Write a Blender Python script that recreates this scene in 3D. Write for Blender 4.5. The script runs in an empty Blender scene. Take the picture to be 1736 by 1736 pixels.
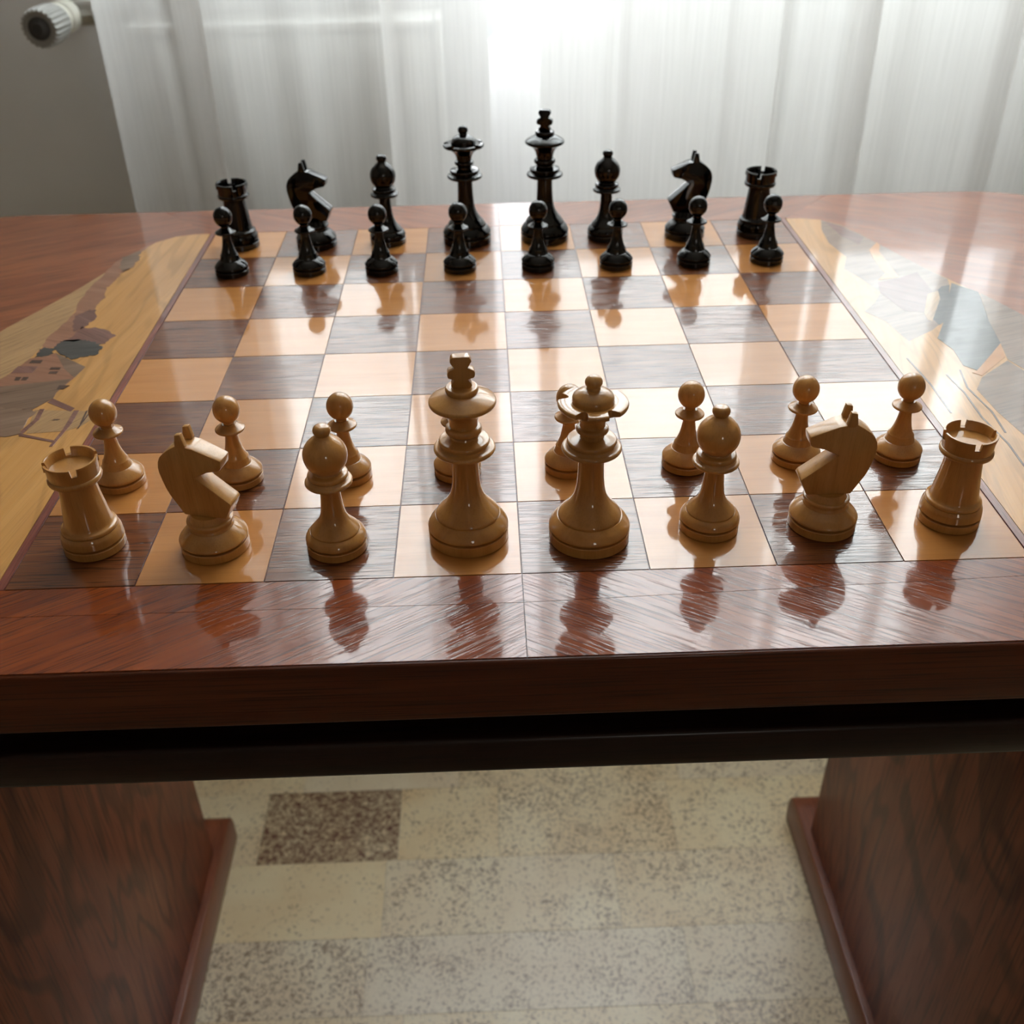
import bpy, bmesh, math, random
from mathutils import Vector

# ------------------------------------------------------------------ scene, camera, light
# lengths below are in board squares; one square is 5 cm
U = 0.05
random.seed(4)
scene = bpy.context.scene
COL = scene.collection

cam_data = bpy.data.cameras.new('camera')
cam = bpy.data.objects.new('camera', cam_data)
COL.objects.link(cam)
cam.location = (-0.2021 * U, -6.3103 * U, 4.9425 * U)
cam.rotation_euler = (0.966452, 0.015745, -0.032163)
cam_data.sensor_width = 36.0
cam_data.lens = 36.0 * 1742.14 / 1736.0
cam_data.clip_start = 0.01
cam_data.clip_end = 50.0
cam_data.dof.use_dof = True
cam_data.dof.focus_distance = 0.425
cam_data.dof.aperture_fstop = 15.0
scene.camera = cam

world = bpy.data.worlds.new('world')
scene.world = world
world.use_nodes = True
wbg = world.node_tree.nodes['Background']
wbg.inputs['Color'].default_value = (0.72, 0.84, 1.0, 1)
wbg.inputs['Strength'].default_value = 1.0

def area_light(name, loc, rot, sx, sy, power, color):
    d = bpy.data.lights.new(name, 'AREA')
    d.shape = 'RECTANGLE'
    d.size, d.size_y = sx * U, sy * U
    d.energy = power
    d.color = color
    o = bpy.data.objects.new(name, d)
    o.location = [c * U for c in loc]
    o.rotation_euler = rot
    COL.objects.link(o)
    return o

# daylight outside the window and the balcony door: open sky above, a dimmer skyline below
WX0, WX1, WZ0, WZ1 = -6.4, -1.4, 3.8, 31.0        # window opening
DX0, DX1 = 0.0, 14.0                              # balcony door opening, from the floor to the same height
LY, LX0, LX1 = 23.0, -9.0, 22.0
def window_light(name, z0, z1, radiance):
    area = (LX1 - LX0) * (z1 - z0) * U * U
    area_light(name, ((LX0 + LX1) / 2, LY, (z0 + z1) / 2), (math.radians(-90), 0, 0), LX1 - LX0, z1 - z0,
               radiance * math.pi * area, (0.94, 0.97, 1.0))
window_light('skyline_daylight', 0.0, 10.5, 11.0)
window_light('sky_daylight', 10.5, 36.0, 18.0)
area_light('room_daylight', (9.0, -45.6, 16.0), (math.radians(90), 0, 0), 5, 8, 1.7, (1.0, 0.94, 0.87))

vs = scene.view_settings
vs.view_transform = 'Standard'
vs.look = 'None'
vs.exposure = 0.0
vs.gamma = 1.0
vs.use_curve_mapping = False
scene.cycles.max_bounces = 8
scene.cycles.transparent_max_bounces = 8

# ------------------------------------------------------------------ helpers
def link(o, parent=None):
    COL.objects.link(o)
    if parent is not None:
        o.parent = parent
    return o

def mesh_data(name, verts, faces, mat=None, smooth=None):
    me = bpy.data.meshes.new(name)
    me.from_pydata([(x * U, y * U, z * U) for x, y, z in verts], [], faces)
    bm = bmesh.new(); bm.from_mesh(me)
    bmesh.ops.recalc_face_normals(bm, faces=bm.faces)
    bm.to_mesh(me); bm.free()
    if mat: me.materials.append(mat)
    if smooth is not None:
        for p in me.polygons: p.use_smooth = True
        me.set_sharp_from_angle(angle=math.radians(smooth))
    me.update()
    return me

def obj(name, me, parent=None, loc=(0, 0, 0), rz=0.0):
    o = bpy.data.objects.new(name, me)
    o.location = [c * U for c in loc]
    o.rotation_euler = (0, 0, rz)
    return link(o, parent)

def empty(name, loc=(0, 0, 0), rz=0.0):
    o = bpy.data.objects.new(name, None)
    o.empty_display_size = 0.02
    o.location = [c * U for c in loc]
    o.rotation_euler = (0, 0, rz)
    return link(o)

def tag(o, label, cat, group=None):
    o['label'] = label; o['category'] = cat
    if group: o['group'] = group
    return o

def struct(o, label=None):
    o['kind'] = 'structure'
    if label: o['label'] = label
    return o

def box_data(x0, x1, y0, y1, z0, z1):
    v = [(x0,y0,z0),(x1,y0,z0),(x1,y1,z0),(x0,y1,z0),(x0,y0,z1),(x1,y0,z1),(x1,y1,z1),(x0,y1,z1)]
    f = [(0,3,2,1),(4,5,6,7),(0,1,5,4),(1,2,6,5),(2,3,7,6),(3,0,4,7)]
    return v, f

def bevelled(name, v, f, mat, width, seg=3, smooth=35):
    me = mesh_data(name, v, f, mat)
    bm = bmesh.new(); bm.from_mesh(me)
    bmesh.ops.bevel(bm, geom=list(bm.edges), offset=width * U, segments=seg, profile=0.5, affect='EDGES', clamp_overlap=True)
    bm.to_mesh(me); bm.free()
    for p in me.polygons: p.use_smooth = True
    me.set_sharp_from_angle(angle=math.radians(smooth))
    return me

def box(name, b, mat, parent=None, bevel=0.0, seg=2):
    v, f = box_data(*b)
    if bevel: return obj(name, bevelled(name, v, f, mat, bevel, seg), parent)
    return obj(name, mesh_data(name, v, f, mat), parent)

def prism(name, poly, z0, z1, mat, parent=None, bevel=0.0):
    n = len(poly)
    v = [(x, y, z0) for x, y in poly] + [(x, y, z1) for x, y in poly]
    f = [tuple(range(n - 1, -1, -1)), tuple(range(n, 2 * n))]
    f += [(i, (i + 1) % n, n + (i + 1) % n, n + i) for i in range(n)]
    me = bevelled(name, v, f, mat, bevel) if bevel else mesh_data(name, v, f, mat)
    return obj(name, me, parent)

def lathe(prof, seg=96, fn=None, zs=1.0):
    """prof: list of (r, z); fn(r, z, angle) -> (r, z)"""
    verts, faces, rings = [], [], []
    for r, z in prof:
        if r < 1e-6:
            rings.append([len(verts)]); verts.append((0, 0, z * zs)); continue
        ring = []
        for k in range(seg):
            a = 2 * math.pi * k / seg
            rr, zz = fn(r, z, a) if fn else (r, z)
            ring.append(len(verts)); verts.append((rr * math.cos(a), rr * math.sin(a), zz * zs))
        rings.append(ring)
    for A, B in zip(rings, rings[1:]):
        if len(A) == 1 and len(B) == 1: continue
        for k in range(seg):
            k2 = (k + 1) % seg
            if len(A) == 1: faces.append((A[0], B[k2], B[k]))
            elif len(B) == 1: faces.append((A[k], A[k2], B[0]))
            else: faces.append((A[k], A[k2], B[k2], B[k]))
    return verts, faces

def smooth_prof(pts, n=4):
    """Catmull-Rom through (r, z) points"""
    out = []
    P = [pts[0]] + list(pts) + [pts[-1]]
    for i in range(1, len(P) - 2):
        p0, p1, p2, p3 = P[i-1], P[i], P[i+1], P[i+2]
        for k in range(n):
            t = k / n
            out.append(tuple(0.5 * ((2*p1[j]) + (-p0[j]+p2[j])*t + (2*p0[j]-5*p1[j]+4*p2[j]-p3[j])*t*t + (-p0[j]+3*p1[j]-3*p2[j]+p3[j])*t**3) for j in (0, 1)))
    out.append(pts[-1])
    return [(max(r, 0.0), z) for r, z in out]

def arc_prof(cr, cz, rx, rz, a0, a1, n=10):
    return [(max(0.0, cr + rx * math.cos(math.radians(a0 + (a1 - a0) * k / n))), cz + rz * math.sin(math.radians(a0 + (a1 - a0) * k / n))) for k in range(n + 1)]

# ------------------------------------------------------------------ materials
def new_mat(name):
    m = bpy.data.materials.new(name); m.use_nodes = True
    nt = m.node_tree
    b = nt.nodes['Principled BSDF']
    return m, nt, b

def N(nt, t, **kw):
    n = nt.nodes.new(t)
    for k, v in kw.items(): setattr(n, k, v)
    return n

def ramp(nt, stops):
    r = N(nt, 'ShaderNodeValToRGB')
    e = r.color_ramp.elements
    while len(e) < len(stops): e.new(0.5)
    for el, (p, c) in zip(e, stops):
        el.position = p
        el.color = (c, c, c, 1) if isinstance(c, (int, float)) else (*c, 1)
    return r

def mix_col(nt, mode='MIX'):
    m = N(nt, 'ShaderNodeMix', data_type='RGBA', blend_type=mode)
    return m, m.inputs[0], m.inputs[6], m.inputs[7], m.outputs[2]

def wood(name, c1, c2, angle=0.0, along=10.0, across=150.0, pore=0.6, rough=0.35, coat=1.0, coat_rough=0.06, bump=0.15, axis='X', ring=0.0, spec=0.08, pore_scale=1.0):
    m, nt, b = new_mat(name)
    tc = N(nt, 'ShaderNodeTexCoord')
    oi = N(nt, 'ShaderNodeObjectInfo')
    mul = N(nt, 'ShaderNodeMath', operation='MULTIPLY'); mul.inputs[1].default_value = 7.3
    nt.links.new(oi.outputs['Random'], mul.inputs[0])
    add = N(nt, 'ShaderNodeVectorMath', operation='ADD')
    rot = N(nt, 'ShaderNodeMapping'); rot.inputs['Rotation'].default_value = (0, 0, angle)
    nt.links.new(tc.outputs['Object'], rot.inputs['Vector'])
    nt.links.new(rot.outputs[0], add.inputs[0]); nt.links.new(mul.outputs[0], add.inputs[1])
    def noise(sa, sc, detail, dist):
        mp = N(nt, 'ShaderNodeMapping')
        mp.inputs['Scale'].default_value = {'X': (sa, sc, sc), 'Y': (sc, sa, sc), 'Z': (sc, sc, sa)}[axis]
        nt.links.new(add.outputs[0], mp.inputs['Vector'])
        n = N(nt, 'ShaderNodeTexNoise'); n.inputs['Scale'].default_value = 1.0
        n.inputs['Detail'].default_value = detail; n.inputs['Distortion'].default_value = dist
        nt.links.new(mp.outputs[0], n.inputs['Vector'])
        return n
    n1 = noise(along, across, 5.0, 0.8)
    r1 = ramp(nt, [(0.30, c1), (0.70, c2)])
    nt.links.new(n1.outputs['Fac'], r1.inputs[0])
    col = r1.outputs[0]
    if ring:
        nr = noise(along * 0.35, across * 0.10, 2.0, 1.5)
        w = N(nt, 'ShaderNodeMath', operation='MULTIPLY'); w.inputs[1].default_value = 60.0
        nt.links.new(nr.outputs['Fac'], w.inputs[0])
        s = N(nt, 'ShaderNodeMath', operation='SINE'); nt.links.new(w.outputs[0], s.inputs[0])
        rr = ramp(nt, [(0.35, 1.0), (0.95, 1.0 - ring)])
        nt.links.new(s.outputs[0], rr.inputs[0])
        mm, f, a, bb, o = mix_col(nt, 'MULTIPLY'); f.default_value = 1.0
        nt.links.new(col, a); nt.links.new(rr.outputs[0], bb); col = o
    n2 = noise(along * 3.5 * pore_scale, across * 11.0 * pore_scale, 2.0, 0.2)
    r2 = ramp(nt, [(0.36, 1.0 - pore), (0.48, 1.0)])
    nt.links.new(n2.outputs['Fac'], r2.inputs[0])
    mm, f, a, bb, o = mix_col(nt, 'MULTIPLY'); f.default_value = 1.0
    nt.links.new(col, a); nt.links.new(r2.outputs[0], bb)
    # each veneer differs a little in tone
    hv = N(nt, 'ShaderNodeHueSaturation')
    mr = N(nt, 'ShaderNodeMapRange'); mr.inputs['To Min'].default_value = 0.90; mr.inputs['To Max'].default_value = 1.09
    nt.links.new(oi.outputs['Random'], mr.inputs[0]); nt.links.new(mr.outputs[0], hv.inputs['Value'])
    nt.links.new(o, hv.inputs['Color'])
    nt.links.new(hv.outputs[0], b.inputs['Base Color'])
    b.inputs['Roughness'].default_value = rough
    b.inputs['Specular IOR Level'].default_value = spec
    b.inputs['Coat Weight'].default_value = coat
    b.inputs['Coat Roughness'].default_value = coat_rough
    b.inputs['Coat IOR'].default_value = 1.6
    if bump:
        bp = N(nt, 'ShaderNodeBump'); bp.inputs['Strength'].default_value = bump; bp.inputs['Distance'].default_value = 0.0002
        nt.links.new(r2.outputs[0], bp.inputs['Height'])
        nt.links.new(bp.outputs[0], b.inputs['Normal']); nt.links.new(bp.outputs[0], b.inputs['Coat Normal'])
    return m

def plain(name, c, rough=0.5, coat=0.0, coat_rough=0.1, metal=0.0, noise_amt=0.0, noise_scale=60.0, spec=0.5):
    m, nt, b = new_mat(name)
    b.inputs['Base Color'].default_value = (*c, 1)
    b.inputs['Roughness'].default_value = rough
    b.inputs['Metallic'].default_value = metal
    b.inputs['Coat Weight'].default_value = coat
    b.inputs['Coat Roughness'].default_value = coat_rough
    b.inputs['Specular IOR Level'].default_value = spec
    if noise_amt:
        tc = N(nt, 'ShaderNodeTexCoord'); n = N(nt, 'ShaderNodeTexNoise')
        n.inputs['Scale'].default_value = noise_scale; n.inputs['Detail'].default_value = 4
        nt.links.new(tc.outputs['Object'], n.inputs['Vector'])
        lo = tuple(x * (1 - noise_amt) for x in c); hi = tuple(min(1, x * (1 + noise_amt)) for x in c)
        r = ramp(nt, [(0.3, lo), (0.7, hi)])
        nt.links.new(n.outputs['Fac'], r.inputs[0]); nt.links.new(r.outputs[0], b.inputs['Base Color'])
    return m

M_WALNUT = wood('walnut_veneer', (0.125, 0.033, 0.009), (0.205, 0.066, 0.020), 0.0, 14, 130, 0.62, bump=0.38)
M_MAPLE = wood('maple_veneer', (0.46, 0.180, 0.042), (0.53, 0.225, 0.058), 0.0, 12, 110, 0.06, bump=0.12)
M_MAPLE_Y = wood('maple_veneer_lengthwise', (0.50, 0.235, 0.060), (0.58, 0.29, 0.085), math.radians(8), 7, 120, 0.10, bump=0.1, axis='Y', ring=0.16)
def front_veneer(n, ang): return wood(n, (0.185, 0.034, 0.006), (0.28, 0.060, 0.010), math.radians(ang), 12, 150, 0.55, bump=0.40)
M_FRONT_L = front_veneer('mahogany_veneer_slanting_left', -32)
M_FRONT_R = front_veneer('mahogany_veneer_slanting_right', 32)
M_SIDE_L = wood('mahogany_veneer_left', (0.20, 0.050, 0.016), (0.30, 0.090, 0.030), math.radians(-28), 9, 60, 0.3, bump=0.3)
M_SIDE_R = wood('mahogany_veneer_right', (0.21, 0.053, 0.017), (0.31, 0.093, 0.031), math.radians(28), 9, 60, 0.3, bump=0.3)
M_STRING = wood('purpleheart_stringing', (0.16, 0.035, 0.022), (0.30, 0.085, 0.055), 0.0, 20, 300, 0.5, axis='Y')
M_FIELD = wood('tan_field_veneer', (0.36, 0.20, 0.085), (0.46, 0.27, 0.12), math.radians(-55), 14, 170, 0.35)
M_PINK = wood('rose_veneer', (0.25, 0.105, 0.055), (0.33, 0.15, 0.085), math.radians(20), 14, 120, 0.2)
M_PURPLE = wood('plum_veneer', (0.15, 0.062, 0.045), (0.23, 0.105, 0.08), math.radians(40), 14, 120, 0.3)
M_GREY = wood('grey_brown_veneer', (0.17, 0.095, 0.055), (0.25, 0.15, 0.095), math.radians(-20), 12, 100, 0.3)
M_DARKGREY = wood('dark_grey_veneer', (0.030, 0.030, 0.028), (0.065, 0.062, 0.055), math.radians(-10), 20, 150, 0.4)
M_INK = wood('dark_brown_inlay', (0.060, 0.028, 0.018), (0.10, 0.048, 0.030), 0.0, 20, 150, 0.3)
M_EDGE = wood('mahogany_edge', (0.070, 0.014, 0.004), (0.125, 0.030, 0.009), 0.0, 5, 110, 0.45, rough=0.4, coat=0.5, coat_rough=0.15, bump=0.2)
M_LEG = wood('leg_panel_veneer', (0.19, 0.046, 0.020), (0.31, 0.088, 0.038), math.radians(0), 5, 45, 0.4, rough=0.4, coat=0.2, coat_rough=0.2, bump=0.2, axis='Z', ring=0.4)
M_FOOT = wood('foot_wood', (0.20, 0.055, 0.024), (0.28, 0.085, 0.038), 0.0, 8, 90, 0.3, rough=0.4, coat=0.4, coat_rough=0.2, axis='Y', bump=0.1)
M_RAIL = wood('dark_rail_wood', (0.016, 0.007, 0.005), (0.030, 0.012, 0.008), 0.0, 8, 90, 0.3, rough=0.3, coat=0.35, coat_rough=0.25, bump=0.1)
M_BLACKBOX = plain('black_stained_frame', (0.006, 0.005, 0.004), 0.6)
M_LIGHT = wood('pale_boxwood', (0.44, 0.195, 0.046), (0.54, 0.26, 0.070), 0.0, 18, 130, 0.08, rough=0.35, coat=1.0, coat_rough=0.06, bump=0.06, axis='Z')
M_LIGHT_K = wood('pale_boxwood_sawn', (0.46, 0.215, 0.056), (0.56, 0.285, 0.085), 0.3, 30, 200, 0.12, rough=0.4, coat=0.9, coat_rough=0.10, bump=0.25, axis='Z')
M_BLACK = plain('black_lacquer', (0.0010, 0.0010, 0.0012), 0.3, 1.0, 0.04, spec=0.0)
M_WALL = plain('painted_plaster', (0.87, 0.87, 0.87), 0.85, noise_amt=0.03, noise_scale=8)
M_WALL_ROOM = plain('warm_painted_plaster', (0.42, 0.34, 0.26), 0.85, noise_amt=0.04, noise_scale=5)
M_CEIL = plain('ceiling_paint', (0.55, 0.50, 0.43), 0.9, noise_amt=0.02, noise_scale=6)
M_WHITE = plain('white_enamel', (0.80, 0.80, 0.77), 0.35, noise_amt=0.02, noise_scale=20)
M_PLASTIC = plain('ivory_plastic', (0.90, 0.89, 0.80), 0.4, noise_amt=0.02, noise_scale=40)
M_GREYPL = plain('dark_grey_plastic', (0.06, 0.06, 0.06), 0.5, noise_amt=0.05, noise_scale=40)
M_DIAL = plain('grey_dial_plastic', (0.42, 0.42, 0.40), 0.45, noise_amt=0.05, noise_scale=40)
M_STEEL = plain('brushed_steel', (0.6, 0.6, 0.58), 0.35, metal=1.0, noise_amt=0.05, noise_scale=80)

def curtain_mat():
    m, nt, b = new_mat('sheer_voile')
    nt.nodes.remove(b)
    out = nt.nodes['Material Output']
    tr = N(nt, 'ShaderNodeBsdfTransparent'); tr.inputs[0].default_value = (1, 1, 1, 1)
    tl = N(nt, 'ShaderNodeBsdfTranslucent'); tl.inputs[0].default_value = (0.91, 0.90, 0.885, 1)
    df = N(nt, 'ShaderNodeBsdfDiffuse'); df.inputs[0].default_value = (0.80, 0.775, 0.75, 1)
    tc = N(nt, 'ShaderNodeTexCoord'); mp = N(nt, 'ShaderNodeMapping')
    mp.inputs['Scale'].default_value = (420, 420, 9)
    nt.links.new(tc.outputs['Object'], mp.inputs[0])
    nz = N(nt, 'ShaderNodeTexNoise'); nz.inputs['Scale'].default_value = 1.0; nz.inputs['Detail'].default_value = 3
    nt.links.new(mp.outputs[0], nz.inputs['Vector'])
    mr = N(nt, 'ShaderNodeMapRange'); mr.inputs['To Min'].default_value = 0.22; mr.inputs['To Max'].default_value = 0.38
    nt.links.new(nz.outputs['Fac'], mr.inputs[0])
    m1 = N(nt, 'ShaderNodeMixShader'); m1.inputs[0].default_value = 0.45
    nt.links.new(tl.outputs[0], m1.inputs[1]); nt.links.new(df.outputs[0], m1.inputs[2])
    m2 = N(nt, 'ShaderNodeMixShader')
    nt.links.new(mr.outputs[0], m2.inputs[0])
    nt.links.new(m1.outputs[0], m2.inputs[1]); nt.links.new(tr.outputs[0], m2.inputs[2])
    nt.links.new(m2.outputs[0], out.inputs[0])
    return m
M_VOILE = curtain_mat()

def glass_mat():
    m, nt, b = new_mat('window_glass')
    nt.nodes.remove(b)
    out = nt.nodes['Material Output']
    tr = N(nt, 'ShaderNodeBsdfTransparent'); tr.inputs[0].default_value = (0.96, 0.98, 0.97, 1)
    gl = N(nt, 'ShaderNodeBsdfGlossy'); gl.inputs['Roughness'].default_value = 0.02
    mx = N(nt, 'ShaderNodeMixShader'); mx.inputs[0].default_value = 0.06
    nt.links.new(tr.outputs[0], mx.inputs[1]); nt.links.new(gl.outputs[0], mx.inputs[2])
    nt.links.new(mx.outputs[0], out.inputs[0])
    return m
M_GLASS = glass_mat()

def floor_mat():
    """printed cork-look vinyl; object colour: red = speckle amount, green = brown blotches, blue = greyness"""
    m, nt, b = new_mat('speckled_vinyl')
    tc = N(nt, 'ShaderNodeTexCoord'); oi = N(nt, 'ShaderNodeObjectInfo')
    mul = N(nt, 'ShaderNodeMath', operation='MULTIPLY'); mul.inputs[1].default_value = 5.1
    nt.links.new(oi.outputs['Random'], mul.inputs[0])
    add = N(nt, 'ShaderNodeVectorMath', operation='ADD')
    nt.links.new(tc.outputs['Object'], add.inputs[0]); nt.links.new(mul.outputs[0], add.inputs[1])
    sep = N(nt, 'ShaderNodeSeparateColor'); nt.links.new(oi.outputs['Color'], sep.inputs[0])
    def noise(scale, detail, dist=0.0, rough=0.5):
        n = N(nt, 'ShaderNodeTexNoise'); n.inputs['Scale'].default_value = scale
        n.inputs['Detail'].default_value = detail; n.inputs['Distortion'].default_value = dist; n.inputs['Roughness'].default_value = rough
        nt.links.new(add.outputs[0], n.inputs['Vector']); return n
    nb = noise(14, 4)
    base = ramp(nt, [(0.3, (0.82, 0.62, 0.35)), (0.7, (0.92, 0.78, 0.50))])
    nt.links.new(nb.outputs['Fac'], base.inputs[0])
    mg, fg, ag, bg, og = mix_col(nt); nt.links.new(sep.outputs[2], fg); nt.links.new(base.outputs[0], ag); bg.default_value = (0.78, 0.73, 0.66, 1)
    # fine specks
    ns = noise(240, 3, 0.5, 0.65)
    nd = noise(22, 3, 0.3)
    s1 = N(nt, 'ShaderNodeMath', operation='MULTIPLY_ADD'); s1.inputs[1].default_value = 0.30
    nt.links.new(nd.outputs['Fac'], s1.inputs[0]); nt.links.new(ns.outputs['Fac'], s1.inputs[2])
    s2 = N(nt, 'ShaderNodeMath', operation='MULTIPLY_ADD'); s2.inputs[1].default_value = 0.20
    nt.links.new(sep.outputs[0], s2.inputs[0]); nt.links.new(s1.outputs[0], s2.inputs[2])
    r2 = ramp(nt, [(0.78, 0.0), (0.95, 0.75)]); nt.links.new(s2.outputs[0], r2.inputs[0])
    m2, f2, a2, b2, o2 = mix_col(nt); nt.links.new(r2.outputs[0], f2); nt.links.new(og, a2); b2.default_value = (0.20, 0.10, 0.045, 1)
    # brown blotches
    nl = noise(150, 5, 0.6, 0.8)
    s3 = N(nt, 'ShaderNodeMath', operation='MULTIPLY_ADD'); s3.inputs[1].default_value = 0.34
    nt.links.new(sep.outputs[1], s3.inputs[0]); nt.links.new(nl.outputs['Fac'], s3.inputs[2])
    r3 = ramp(nt, [(0.70, 0.0), (0.96, 1.0)]); nt.links.new(s3.outputs[0], r3.inputs[0])
    m3, f3, a3, b3, o3 = mix_col(nt); nt.links.new(r3.outputs[0], f3); nt.links.new(o2, a3); b3.default_value = (0.12, 0.028, 0.010, 1)
    nt.links.new(o3, b.inputs['Base Color'])
    b.inputs['Roughness'].default_value = 0.35
    b.inputs['Coat Weight'].default_value = 0.3; b.inputs['Coat Roughness'].default_value = 0.25
    return m
M_FLOOR = floor_mat()
M_FLOORBASE = plain('floor_joint', (0.33, 0.27, 0.18), 0.8, noise_amt=0.1)

# ------------------------------------------------------------------ the room
FZ = -14.0
RX0, RX1, RY0, RY1, RZ1 = -34.0, 34.0, -46.0, 17.5, 36.0

floor = struct(box('floor', (RX0, RX1, RY0, RY1 + 6, FZ - 1.0, FZ - 0.02), M_FLOORBASE))
floor['label'] = 'cream speckled vinyl floor with brown patches'
def tile(x0, x1, y0, y1, spk, blo, gry):
    g = 0.004
    v, f = box_data(-(x1 - x0) / 2 + g, (x1 - x0) / 2 - g, -(y1 - y0) / 2 + g, (y1 - y0) / 2 - g, -0.1, 0.0)
    o = obj('floor_tile', mesh_data('floor_tile', v, f, M_FLOOR), floor, ((x0 + x1) / 2, (y0 + y1) / 2, FZ))
    o.color = (spk, blo, gry, 1)
tile(-8.75, -5.62, 7.9, 9.86, .45, .05, .1)  # tile edges from image pixels, scaled about the camera with legs and feet
tile(-5.62, -2.55, 7.9, 9.86, .75, 1.0, .0)
tile(-2.55, -0.31, 7.9, 9.86, .5, .05, .0)
tile(-0.31, 3.6, 7.9, 9.86, .75, .25, .05)
tile(3.6, 8.97, 7.9, 9.86, .55, .05, .0)
tile(-8.75, -2.77, 6.06, 7.9, .25, .12, .0)
tile(-2.77, 2.15, 6.06, 7.9, .62, .05, .25)
tile(2.15, 8.97, 6.06, 7.9, .70, .10, .15)
tile(-8.75, -3.0, 4.41, 6.06, .85, .15, .35)
tile(-3.0, 3.38, 4.41, 6.06, .70, .0, .45)
tile(3.38, 8.97, 4.41, 6.06, .70, .08, .35)
tile(-8.75, -2.21, 1.19, 4.41, .6, .1, .2)
tile(-2.21, 3.71, 1.19, 4.41, .6, .05, .2)
tile(3.71, 8.97, 1.19, 4.41, .9, .35, .25)
for (y0, y1) in ((9.86, 11.2), (11.2, 12.6), (12.6, 15.2), (15.2, 17.4)):
    x = -17.0
    while x < 17.0:
        w = random.uniform(3.2, 5.6)
        tile(x, x + w, y0, y1, random.uniform(.3, .8), random.uniform(0, .3), random.uniform(0, .3)); x += w
for (y0, y1) in ((-8, -4), (-4, 1.19)):
    x = -17.0
    while x < 17.0:
        w = random.uniform(4.5, 6.5)
        tile(x, x + w, y0, y1, random.uniform(.3, .8), random.uniform(0, .3), random.uniform(0, .3)); x += w

struct(box('wall_left', (RX0 - 1, RX0, RY0, RY1 + 3, FZ - .5, RZ1), M_WALL_ROOM), 'warm plaster wall on the left of the room')
struct(box('wall_right', (RX1, RX1 + 1, RY0, RY1 + 3, FZ - .5, RZ1), M_WALL_ROOM), 'warm plaster wall on the right of the room')
struct(box('wall_front', (RX0 - 1, RX1 + 1, RY0 - 1, RY0, FZ - .5, RZ1), M_WALL_ROOM), 'warm plaster wall behind the viewer')
struct(box('ceiling', (RX0 - 1, RX1 + 1, RY0 - 1, RY1 + 2.2, RZ1, RZ1 + 1), M_CEIL), 'plain white ceiling')
# wall with the openings of the window and the balcony door
def wall_with_hole():
    v, f = [], []
    y0, y1, zb = RY1, RY1 + 2.2, FZ - .5
    for b in ((RX0 - 1, WX0, y0, y1, zb, RZ1), (WX0, WX1, y0, y1, zb, WZ0), (WX0, WX1, y0, y1, WZ1, RZ1), (WX1, DX0, y0, y1, zb, RZ1),
              (DX0, DX1, y0, y1, WZ1, RZ1), (DX1, RX1 + 1, y0, y1, zb, RZ1)):
        vv, ff = box_data(*b); k = len(v)
        v += vv; f += [tuple(i + k for i in q) for q in ff]
    return mesh_data('wall_back', v, f, M_WALL)
struct(obj('wall_back', wall_with_hole()), 'pale plaster wall around the window and the balcony door')
WY = RY1 + 1.0
def opening(name, ox, oz, label):
    e = struct(empty(name, (ox, WY, oz)), label)
    def part(nm, b, mat, bev=0.04):
        return box(nm, (b[0] - ox, b[1] - ox, b[2] - WY, b[3] - WY, b[4] - oz, b[5] - oz), mat, e, bev)
    return part
w = opening('window_1', (WX0 + WX1) / 2, WZ0, 'white framed window behind the curtain')
w('window_sill', (WX0 - .3, WX1 + .3, RY1 - .9, RY1 + 1.0, WZ0 - .3, WZ0), M_WHITE, 0.08)
for (a, b_) in ((WX0, WX0 + .6), (WX1 - .6, WX1)): w('window_frame', (a, b_, WY, WY + .9, WZ0, WZ1), M_WHITE)
for (a, b_) in ((WZ0, WZ0 + .9), (WZ1 - .9, WZ1)): w('window_rail', (WX0 + .6, WX1 - .6, WY, WY + .9, a, b_), M_WHITE)
w('pane', (WX0 + .6, WX1 - .6, WY + .4, WY + .46, WZ0 + .9, WZ1 - .9), M_GLASS, 0)
d = opening('door_1', (DX0 + DX1) / 2, FZ, 'white framed glass balcony door behind the curtain')
DM, DL = 7.4, 1.15        # the door leaf stands a little open, leaving a gap beside the pier
for (a, b_) in ((DL, DL + .5), (DM - .6, DM + .6), (DX1 - .8, DX1)): d('door_stile', (a, b_, WY, WY + .9, FZ, WZ1), M_WHITE)
for (a, b_) in ((DL + .5, DM - .6), (DM + .6, DX1 - .8)):
    d('door_panel', (a, b_, WY + .1, WY + .8, FZ, 3.7), M_WHITE)
    d('door_rail', (a, b_, WY, WY + .9, 3.7, 4.6), M_WHITE)
    d('door_rail', (a, b_, WY, WY + .9, WZ1 - .9, WZ1), M_WHITE)
    d('pane', (a, b_, WY + .4, WY + .46, 4.6, WZ1 - .9), M_GLASS, 0)
# slab added outside: its sloping top cuts daylight in the gap to a wedge
mask_outline = [(-9.0, FZ), (24.0, FZ), (24.0, 3.0), (4.4, 3.0), (1.33, 1.10), (0.03, 0.22), (-.5, -.1), (-9.0, -.1)]
n = len(mask_outline)
bv = [(x, 20.3, z) for x, z in mask_outline] + [(x, 20.7, z) for x, z in mask_outline]
bf = [tuple(range(n)), tuple(range(2 * n - 1, n - 1, -1))] + [(i, n + i, n + (i + 1) % n, (i + 1) % n) for i in range(n)]
struct(obj('daylight_mask_1', mesh_data('daylight_mask_1', bv, bf, M_WALL)), 'added pale slab outside the glass door, sloped to shape the daylight')

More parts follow.
